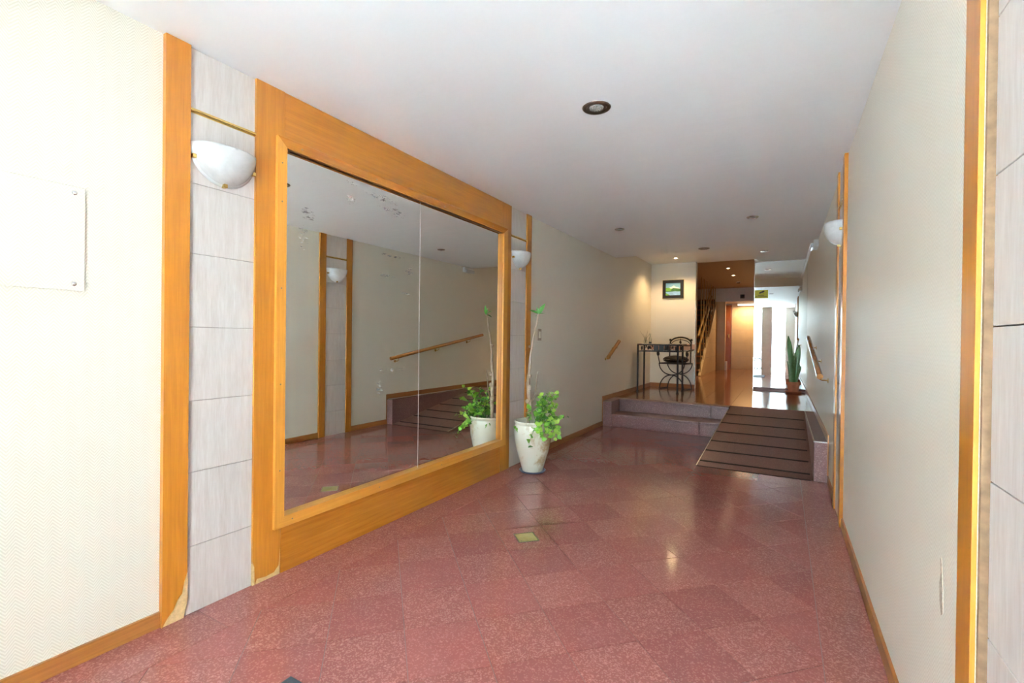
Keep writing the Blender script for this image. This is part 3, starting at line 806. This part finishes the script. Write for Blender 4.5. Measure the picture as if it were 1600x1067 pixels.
# ---- potted plant beside the mirror
PX, PY = -2.045, 4.0
pp = empty('potted_plant', (PX, PY, 0)); tag(pp, 'bare-stemmed plant with bright green shrub in white ceramic pot', 'potted plant')
lathe_obj('saucer', 'blue_dish', [(0, .001), (.112, .001), (.126, .016), (.120, .018), (.108, .008), (0, .008)], pp, 36)
lathe_obj('pot', 'ceramic', [(0, .009), (.092, .009), (.100, .020), (.122, .10), (.152, .20), (.172, .30), (.179, .37), (.176, .42), (.168, .452), (.174, .462), (.178, .474), (.172, .484), (.160, .482), (.156, .466), (.160, .43), (.155, .40), (0, .40)], pp, 48)
lathe_obj('soil', 'soil', [(0, .425), (.08, .428), (.159, .415), (.158, .402), (0, .402)], pp, 32)
def jitter(path, rad, n, amp):
    out, rr = [], []
    for i in range(len(path)-1):
        for k in range(n):
            s_ = k/n; p0, p1 = Vector(path[i]), Vector(path[i+1])
            out.append(p0.lerp(p1, s_)+Vector((random.uniform(-amp, amp), random.uniform(-amp, amp), 0)))
            rr.append((rad[i]*(1-s_)+rad[i+1]*s_)*random.uniform(.86, 1.18))
    out.append(Vector(path[-1])); rr.append(rad[-1]); return out, rr
pth = [(-.045, 0, .40), (-.05, 0, .50), (-.038, .01, .62), (-.05, 0, .74), (-.058, 0, .86), (-.046, 0, .97), (-.032, .005, 1.13), (-.012, .01, 1.27), (.02, .02, 1.40), (.036, .02, 1.49)]
path, rr = jitter(pth, [.021, .018, .017, .019, .016, .013, .010, .008, .0065, .005], 3, .003)
tube_obj('trunk', 'bark', path, rr, pp, 10)
bm = bmesh.new()
for z_, r_ in ((.66, .022), (.79, .022), (.60, .019), (.90, .018), (1.18, .011)):
    ball(bm, (-.045+random.uniform(-.012, .012), random.uniform(-.01, .01), z_), r_, 1, 1, 1.2, 10, 7)
finish('knots', bm, 'bark', pp, True)['kind'] = 'stuff'
tube_obj('branch', 'twig', [(-.03, .01, .63), (.01, .02, .72), (.02, .02, .82), (.035, .02, .94)], [.009, .007, .006, .003], pp, 7)
tube_obj('branch', 'twig', [(-.03, .01, .66), (.03, .03, .72), (.085, .03, .71)], [.007, .005, .002], pp, 7)
def leaf_mesh(name, L, Wd, mat, curl=.25, tip=1.6):
    bm = bmesh.new(); n = 6; L_, Cc, R_ = [], [], []
    for i in range(n+1):
        s_ = i/n; wv = Wd*math.sin(PI*s_**.8)**.8*(1-.25*s_) if 0 < i < n else .0005
        z_ = -curl*L*s_*s_
        L_.append(bm.verts.new((-wv, s_*L, z_+wv*.35))); Cc.append(bm.verts.new((0, s_*L, z_))); R_.append(bm.verts.new((wv, s_*L, z_+wv*.35)))
    for i in range(n):
        bm.faces.new((L_[i], Cc[i], Cc[i+1], L_[i+1])); bm.faces.new((Cc[i], R_[i], R_[i+1], Cc[i+1]))
    me = bpy.data.meshes.new(name); bm.to_mesh(me); bm.free(); me.materials.append(M_[mat])
    for f in me.polygons: f.use_smooth = True
    return me
lm_a = leaf_mesh('leaf', .042, .019, 'leaf'); lm_b = leaf_mesh('leaf', .034, .017, 'leaf_lime'); lm_c = leaf_mesh('leaf', .10, .019, 'leaf_dark', .15); lm_d = leaf_mesh('leaf', .038, .016, 'leaf_dark')
def put_leaf(me, loc, yaw, pitch, parent, sc=1, roll=0):
    o = link('leaf', me, None, parent); o.location = loc; o.rotation_euler = (pitch, roll, yaw); o.scale = (sc, sc, sc); return o
top = Vector((.036, .02, 1.49))
def aimed_leaf(me, loc, d, n, parent, sc):
    o = link('leaf', me, None, parent); y_ = Vector(d).normalized(); x_ = y_.cross(Vector(n)).normalized(); z_ = x_.cross(y_)
    o.matrix_local = Matrix.Translation(loc) @ Matrix((x_, y_, z_)).transposed().to_4x4() @ Matrix.Scale(sc, 4); return o
for d, n_, sc in (((.62, .30, 1.2), (.3, -.9, .2), 1.2), ((-.75, -.45, .45), (.3, -.7, .8), .95), ((-.2, -.2, 1), (.5, -.9, .1), .7), ((.6, .4, .15), (.2, -.5, .9), .6), ((-.5, .2, -.2), (.1, -.5, .9), .6)):
    aimed_leaf(lm_c, top, d, n_, pp, sc)
# twigs of the small shrub, then the leaves along them
rnd = random.Random(3)
for k in range(26):
    a = rnd.uniform(-1.5, 1.6); reach = rnd.uniform(.08, .36); rise = rnd.uniform(.12, .36) if reach < .24 else rnd.uniform(.02, .18)
    # shrub leans to the open side of the pot (away from the wall, towards the steps)
    dirv = Vector((math.cos(a), math.sin(a), 0))
    b0 = Vector((.03, .0, .42)) + Vector((rnd.uniform(-.04, .06), rnd.uniform(-.06, .06), 0))
    droop = -.16 if (k % 7 == 0) else 0
    b1 = b0 + dirv*reach*.5 + Vector((0, 0, rise*.75+.04)); b2 = b0 + dirv*reach + Vector((0, 0, rise+droop))
    pts = [b0*(1-s_)**2 + b1*2*s_*(1-s_) + b2*s_*s_ for s_ in (0, .25, .5, .75, 1)]
    tube_obj('stem', 'leaf_dark', pts, [.0028, .0024, .002, .0016, .001], pp, 5)
    for q in range(7):
        s_ = .35+.65*q/6; p3 = b0*(1-s_)**2 + b1*2*s_*(1-s_) + b2*s_*s_
        aimed_leaf(rnd.choice((lm_a, lm_a, lm_b, lm_d)), p3, (rnd.uniform(-1, 1), rnd.uniform(-1, 1), rnd.uniform(-.3, .7)), (rnd.uniform(-.6, .9), rnd.uniform(-1, .3), rnd.uniform(.2, 1)), pp, rnd.uniform(.95, 1.5))
for k in range(16):      # sprigs spilling over the rim
    a = -.9+.11*k; rim = Vector((.165*math.cos(a), .165*math.sin(a), .47)); out = Vector((math.cos(a), math.sin(a), 0))
    L_ = rnd.uniform(.05, .14); end = rim + out*(.02+L_*.55) + Vector((0, 0, -L_ if k % 3 else L_*.4))
    tube_obj('stem', 'leaf_dark', [rim-out*.03, rim+out*.015+Vector((0, 0, .02)), end], [.002, .0018, .001], pp, 5)
    for q in range(4):
        p3 = rim.lerp(end, .3+.23*q)+out*.012
        aimed_leaf(rnd.choice((lm_a, lm_b, lm_b)), p3, (rnd.uniform(-1, 1), rnd.uniform(-1, .4), rnd.uniform(-.8, .3)), (.5+rnd.uniform(-.4, .4), -.8, rnd.uniform(.1, .8)), pp, rnd.uniform(.9, 1.3))
for k in range(5):
    put_leaf(lm_a, (-.11+.02*k, -.155+.003*k, .44-.012*(k % 3)), rnd.uniform(0, 6), -.9, pp, .8)

# ---- snake plant on the landing
sp_ = empty('snake_plant', (.17, 9.62, ZP)); tag(sp_, 'upright snake plant in terracotta pot before the landing mirror', 'potted plant')
lathe_obj('saucer', 'terracotta', [(0, .001), (.10, .001), (.135, .03), (.128, .034), (.10, .012), (0, .012)], sp_, 28)
lathe_obj('pot', 'terracotta', [(0, .013), (.072, .013), (.098, .15), (.112, .15), (.114, .20), (.102, .20), (.098, .17), (0, .17)], sp_, 32)
lathe_obj('soil', 'soil', [(0, .185), (.099, .182), (.096, .171), (0, .171)], sp_, 24)
for k, (dx, dy, hgt, wd, lx, ly, tw) in enumerate(((-.03, 0, .82, .036, -.055, 0, .3), (.035, .01, .66, .038, .05, .02, -.4), (0, -.03, .48, .034, .02, -.05, .1), (-.045, .03, .36, .03, -.05, .03, .8),
                                               (.02, .045, .52, .032, .0, .06, 1.2), (.05, -.03, .30, .028, .055, -.05, -.9))):
    bm = bmesh.new(); n = 9; fr, bk = [], []
    for i in range(n+1):
        s_ = i/n; wv = 1.35*wd*(.60+.42*s_-1.0*s_**7) if i < n else .004; wv = max(wv, .004)
        c_ = Vector((dx+lx*s_*s_, dy+ly*s_*s_, .18+hgt*s_)); a = tw*s_+.2*k
        ux = Vector((math.cos(a), math.sin(a), 0)); nn = Vector((-math.sin(a), math.cos(a), 0))
        fr.append([bm.verts.new(c_-ux*wv+nn*.004), bm.verts.new(c_-nn*.006), bm.verts.new(c_+ux*wv+nn*.004), bm.verts.new(c_+nn*.002)])
    for i in range(n):
        for j in range(4):
            q = (j+1) % 4; bm.faces.new((fr[i][j], fr[i][q], fr[i+1][q], fr[i+1][j]))
    bm.faces.new(fr[-1]); bm.faces.new(fr[0][::-1])
    finish('leaf', bm, 'snake', sp_, True)

# ================================================================== IRON TABLE AND CHAIR
tb = empty('console_table', (-1.84, 8.5, ZP)); tag(tb, 'tall black wrought-iron console table with leaf frieze on the landing', 'table')
TX0, TX1, TYa, TYb, TH = -.365, .385, -.24, .24, .83
TXL0 = -.355; TXL1 = .315
for x_ in (TXL0, TXL1):
    for y_ in (TYa+.02, TYb-.02):
        bm = bmesh.new(); tube(bm, [(x_, y_, .012), (x_, y_, TH-.012)], .016, 10); bmesh.ops.create_cone(bm, cap_ends=True, segments=12, radius1=.026, radius2=.018, depth=.02, matrix=Matrix.Translation((x_, y_, .011)))
        finish('leg', bm, 'iron', tb, True)
bm = bmesh.new(); bx(bm, TX0, TX1, TYa, TYb, TH-.006, TH+.006, .003); finish('top', bm, 'clear_glass', tb)
bm = bmesh.new()
for a, b, c, d in ((TX0, TX1, TYa, TYa+.022), (TX0, TX1, TYb-.022, TYb), (TX0, TX0+.022, TYa+.022, TYb-.022), (TX1-.022, TX1, TYa+.022, TYb-.022)): bx(bm, a, b, c, d, TH-.024, TH-.007)
finish('top_frame', bm, 'iron', tb)
bm = bmesh.new()
for a, b, c, d in ((TXL0, TXL1, TYa+.012, TYa+.028), (TXL0, TXL1, TYb-.028, TYb-.012), (TXL0-.008, TXL0+.008, TYa+.028, TYb-.028), (TXL1-.008, TXL1+.008, TYa+.028, TYb-.028)): bx(bm, a, b, c, d, TH-.135, TH-.12)
finish('lower_rail', bm, 'iron', tb)
lfi = leaf_mesh('iron_leaf', .06, .024, 'iron', .1)
for yv in (TYa+.02, TYb-.02):
    for x_ in (-.045, .045):
        bm = bmesh.new(); bx(bm, x_-.04, x_+.04, yv-.007, yv+.007, TH-.118, TH-.026, .003); finish('frieze_tile', bm, 'frieze_tile', tb)
    for sgn in (-1, 1):
        pts = [Vector((sgn*(.095+.16*s_), yv, TH-.112+.06*math.sin(s_*PI*.9))) for s_ in [i/8 for i in range(9)]]
        tube_obj('scroll', 'iron', pts, .0045, tb, 6)
        for xx, zz_, rot in ((.15, TH-.085, .5), (.215, TH-.06, 1.2)):
            o = link('leaf', lfi, None, tb); o.location = (sgn*xx, yv-.004, zz_); o.rotation_euler = (PI/2, 0, sgn*-rot)
        bm = bmesh.new(); ball(bm, (sgn*.285, yv, TH-.072), .022, .75, .4, 1.8, 10, 8); finish('boss', bm, 'iron', tb, True)

ch = empty('iron_chair', (-1.70, 9.06, ZP), math.radians(-12)); tag(ch, 'black wrought-iron armchair with crossed arched legs and dark cushion', 'chair')
def arc(cx, cz, rx_, rz_, a0, a1, y_, n=16): return [(cx+rx_*math.cos(a0+(a1-a0)*i/n), y_, cz+rz_*math.sin(a0+(a1-a0)*i/n)) for i in range(n+1)]
for y_ in (-.19, .17):
    tube_obj('seat_arch', 'iron', arc(0, .475, .235, .205, PI, 2*PI, y_), .0095, ch)
    tube_obj('leg_arch', 'iron', arc(0, .012, .225, .258, PI, 0, y_), .0095, ch)
for x_ in (-.225, .225): tube_obj('foot_runner', 'iron', [(x_, -.20, .011), (x_, .18, .011)], .010, ch)
tube_obj('cross_bar', 'iron', [(0, -.19, .270), (0, .17, .270)], .009, ch)
bm = bmesh.new(); tube(bm, [(-.235, -.19, .475), (.235, -.19, .475), (.235, .17, .475), (-.235, .17, .475), (-.235, -.19, .475)], .011, 8); finish('seat_frame', bm, 'iron', ch, True)
bm = bmesh.new(); ball(bm, (0, -.01, .545), 1, .232, .20, .072, 24, 14)
cu_ = finish('cushion', bm, 'black_leather', ch, True)
tube_obj('piping', 'nickel', [(.233*math.cos(a), -.01+.201*math.sin(a), .545) for a in [2*PI*i/28 for i in range(29)]], .004, cu_, 6)
for x_ in (-.20, .20):
    tube_obj('back_post', 'iron', [(x_, .17, .47), (x_, .205, .88)], .011, ch)
    bm = bmesh.new(); ball(bm, (x_, .207, .905), .022); finish('finial', bm, 'iron', ch, True)
tube_obj('back_arch', 'iron', arc(0, .84, .20, .115, PI, 0, .205), .014, ch)
tube_obj('back_arch', 'iron', arc(0, .80, .185, .11, PI, 0, .203), .007, ch)
tube_obj('back_rail', 'iron', [(-.20, .20, .80), (.20, .20, .80)], .009, ch)
tube_obj('back_rail', 'iron', [(-.20, .19, .70), (.20, .19, .70)], .007, ch)
tube_obj('back_stem', 'iron', [(0, .20, .70), (0, .20, .93)], .005, ch, 6)
for sgn in (-1, 1):
    o = link('leaf', lfi, None, ch); o.location = (0, .195, .83); o.rotation_euler = (PI/2, 0, sgn*1.2)
    x_ = sgn*.27
    pts = [(sgn*.20, .185, .70), (x_, .12, .725), (x_, -.05, .715), (x_, -.16, .70)]
    spiral = [(x_, -.16-.048*math.sin(a)*(1-a/12), .652+.048*math.cos(a)*(1-a/12)) for a in [i*.45 for i in range(20)]]
    tube_obj('arm', 'iron', pts+spiral, .013, ch)
    tube_obj('arm_support', 'iron', [(x_, -.165, .605), (sgn*.235, -.17, .475)], .009, ch)
o = link('leaf', lfi, None, ch); o.location = (0, .195, .84); o.rotation_euler = (PI/2, 0, 0)

vs = empty('bud_vase', (-2.085, 8.36, ZP+TH+.0065)); tag(vs, 'small clear glass bottle with dry twigs on the iron table', 'vase')
lathe_obj('bottle', 'clear_glass', [(0, .0), (.026, .0), (.030, .01), (.030, .05), (.016, .085), (.012, .11), (.015, .118), (.011, .118), (.009, .11), (.012, .085), (.026, .05), (.026, .008), (0, .006)], vs, 20)
for k, (a, h_) in enumerate(((-.09, .22), (-.04, .17), (.03, .23), (.07, .19), (.0, .15))):
    tube_obj('twig', 'twig', [(0, 0, .008), (a*.25, .004*k, .10), (a*.8, .01, h_*.8), (a*1.1, .01, h_)], [.003, .0026, .002, .001], vs, 5)
v2 = empty('bottle', (-2.00, 8.34, ZP+TH+.0065)); tag(v2, 'little dark-based glass flask beside the twig bottle', 'bottle')
lathe_obj('body', 'clear_glass', [(0, .03), (.022, .03), (.024, .08), (.010, .12), (.010, .17), (.007, .17), (.007, .12), (.020, .08), (.018, .034), (0, .034)], v2, 18)
lathe_obj('base', 'black_plastic', [(0, 0), (.025, 0), (.025, .03), (0, .03)], v2, 18)

# ---- picture
pc = empty('framed_picture', (-1.835, YPW, 2.06)); tag(pc, 'small mountain lake picture in black frame with gold edge', 'picture')
x0, x1, z0, z1 = -2.022, -1.642, 2.062, 2.405
reparent(box('gold_edge', 'brass', x0-.008, x1+.008, YPW-.010, YPW-.0005, z0-.008, z1+.008), pc)
bm = bmesh.new(); fb = .055
for a, b, c, d in ((x0, x1, z0, z0+fb), (x0, x1, z1-fb, z1), (x0, x0+fb, z0+fb, z1-fb), (x1-fb, x1, z0+fb, z1-fb)): bx(bm, a, b, YPW-.03, YPW-.0105, c, d)
reparent(finish('frame', bm, 'black_plastic'), pc)
px0, px1, pz0, pz1 = x0+fb, x1-fb, z0+fb, z1-fb; w_, h_ = px1-px0, pz1-pz0
pm = [plain('print_sky', (.22, .50, .72), .5, 0, .25, 8), plain('print_mountain', (.70, .80, .84), .5, 0, .2, 30), plain('print_meadow', (.16, .42, .06), .5, 0, .5, 40),
      plain('print_wood', (.04, .16, .05), .5, 0, .5, 40), plain('print_lake', (.24, .46, .80), .5, 0, .35, 14)]
bm = bmesh.new()
def pgon(pts, mi, dy):
    f = bm.faces.new([bm.verts.new((px0+a*w_, YPW-.0125-dy, pz0+b*h_)) for a, b in pts]); f.material_index = mi
pgon([(0, 0), (1, 0), (1, 1), (0, 1)], 0, 0)
pgon([(.08, .55), (.32, .66), (.46, .74), (.55, .80), (.66, .70), (.82, .64), (1, .52), (1, .4), (0, .4)], 1, .0003)
pgon([(0, .3), (1, .3), (1, .52), (.7, .57), (.52, .60), (.4, .55), (0, .62)], 3, .0006)
pgon([(0, .34), (.36, .36), (.40, .52), (.22, .62), (0, .64)], 2, .0009)
pgon([(.02, 0), (.96, 0), (.96, .28), (.62, .33), (.25, .27), (.05, .14)], 4, .0012)
pgon([(0, 0), (.3, 0), (.14, .12), (0, .2)], 2, .0015)
me = bpy.data.meshes.new('print'); bm.to_mesh(me); bm.free()
o = link('print', me, pm); reparent(o, pc)

# ---- yellow camera notice on the landing mirror
sg = empty('camera_notice', (-.36, YM, 2.05)); tag(sg, 'yellow surveillance notice with camera symbol stuck on the landing mirror', 'sign')
sx0, sx1, sz0, sz1 = -.465, -.247, 2.055, 2.205; sy = YM-.0005
reparent(box('plate', 'yellow', sx0, sx1, sy-.002, sy, sz0, sz1), sg)
def sgn_poly(name, pts): reparent(prism_obj(name, 'ink', [(sx0+a*(sx1-sx0), sy-.002, sz0+b*(sz1-sz0)) for a, b in pts], (0, -.0008, 0)), sg)
sgn_poly('camera_symbol', [(.32, .60), (.40, .56), (.72, .78), (.74, .86), (.68, .93), (.34, .72)])
sgn_poly('camera_bracket', [(.56, .66), (.60, .64), (.64, .58), (.68, .60), (.62, .70)])
rn = random.Random(5)
for row, (a, b, zc, hh) in enumerate(((.24, .76, .36, .075), (.07, .93, .20, .07))):
    bm = bmesh.new(); xx = a
    while xx < b-.02:
        wv = rn.uniform(.022, .036)
        if rn.random() > .12: bx(bm, sx0+xx*(sx1-sx0), sx0+(xx+wv)*(sx1-sx0), sy-.0028, sy-.002, sz0+(zc-hh*.5*rn.uniform(.7, 1))*(sz1-sz0), sz0+(zc+hh*.5*rn.uniform(.7, 1))*(sz1-sz0))
        xx += wv+.014
    o = reparent(finish('lettering', bm, 'ink'), sg); o['kind'] = 'stuff'

# ================================================================== ENTRANCE AND STREET (seen in the landing mirror, but for one added wall)
struct(box('ground', 'pavement', -14, 14, -4.2, YE-.001, -.15, -.002), 'pale pavement outside the entrance', 'pavement')
struct(box('road', 'asphalt', -14, 14, -9.0, -4.2, -.25, -.10), 'grey street in front of the entrance', 'road')
struct(box('ground', 'pavement', -14, 14, -12.0, -9.0, -.15, -.01), 'pale pavement across the street', 'pavement')
struct(box('column', 'column_stone', -.69, -.355, -.60, -.27, 0, H, None, .004), 'slim stone column in the middle of the entrance', 'column')
fu = struct(box('wall_front', 'facade', -6, 6, Y0-.25, Y0-.001, H-.02, 4.2), 'street facade above the entrance', 'wall')
struct(box('wall_front', 'facade', -6, XL-.2, Y0-.25, Y0+.1, 0, H-.02), 'street facade beside the long mirror wall', 'wall')
struct(box('wall_front', 'facade', XR+.2, 6, Y0-.25, Y0+.1, 0, H-.02), 'street facade beside the stone tiled wall end', 'wall')
struct(box('wall_entrance', 'facade', XL-.1, -1.40, YE-.15, YE, 0, H+.1), 'added unseen wall keeping daylight off the near end of the long papered wall', 'wall')  # added out of view to cut daylight on the near papered wall
struct(box('wall_entrance', 'facade', .08, XR+.02, YE-.15, YE, 0, H+.1), 'return wall of the entrance doorway next to the stone tiled wall end', 'wall')
ob = struct(empty('facade_opposite', (0, -12, 0)), 'pale building across the street with dark shop windows', 'building')
reparent(box('wall', 'facade', -14, 14, -12.4, -12, 0, 3), ob)
for i in range(-4, 5):
    reparent(box('shop_window', 'facade_dark', i*2.9-1.1, i*2.9+1.1, -12.0, -11.97, .5, 2.4), ob)
    for z_ in ():
        reparent(box('window', 'facade_dark', i*2.9-.6, i*2.9+.6, -12.0, -11.97, z_, z_+1.6), ob)

car = empty('parked_car', (.55, -5.3, -.10)); tag(car, 'white parked hatchback car outside the entrance', 'car')
prof = [(-2.05, .32), (-2.08, .62), (-1.98, .80), (-1.10, .98), (-.45, 1.42), (.55, 1.50), (1.45, 1.40), (1.92, 1.02), (2.02, .86), (2.04, .40), (1.95, .28), (-1.95, .26)]
bm = bmesh.new(); prism(bm, [(a, -.86, b) for a, b in prof], (0, 1.72, 0))
bmesh.ops.recalc_face_normals(bm, faces=bm.faces[:])
bmesh.ops.bevel(bm, geom=bm.edges[:], offset=.07, segments=3, affect='EDGES')
for v in bm.verts:
    if v.co.z > .95: v.co.y *= 1-.16*(v.co.z-.95)/.5
finish('body', bm, 'car_paint', car, True)
for pts in ([(-.95, 1.02), (-.40, 1.36), (.22, 1.41), (.22, 1.00)], [(.30, 1.00), (.30, 1.41), (1.30, 1.34), (1.62, 1.04)]):
    for yv, ny in ((.855, -.03), (-.855, .03)):
        P = [(a, yv*(1-.16*max(0, b-.95)/.5)+(.012 if yv > 0 else -.012), b) for a, b in pts]
        prism_obj('side_window', 'car_glass', P, (0, ny, 0), car)
prism_obj('windscreen', 'car_glass', [(-1.07, -.70, 1.02), (-1.07, .70, 1.02), (-.50, .60, 1.40), (-.50, -.60, 1.40)], (-.03, 0, .03), car)
for wx in (-1.55, 1.30):
    for yv in (-.80, .80):
        wp = empty('wheel', (wx, yv, .31)); wp.parent = car
        bm = bmesh.new(); lathe(bm, [(.19, -.09), (.29, -.10), (.315, -.07), (.315, .07), (.29, .10), (.19, .09)], 32, closed=True)
        bmesh.ops.rotate(bm, verts=bm.verts[:], cent=(0, 0, 0), matrix=Matrix.Rotation(PI/2, 3, 'X')); finish('tyre', bm, 'tyre', wp, True)
        bm = bmesh.new()
        for k in range(10):
            a = 2*PI*k/10; prism(bm, [(.03*math.cos(a+.8), -.085, .03*math.sin(a+.8)), (.195*math.cos(a+.12), -.085, .195*math.sin(a+.12)), (.195*math.cos(a-.12), -.085, .195*math.sin(a-.12)), (.03*math.cos(a-.8), -.085, .03*math.sin(a-.8))], (0, .17, 0))
        finish('rim', bm, 'alloy', wp)
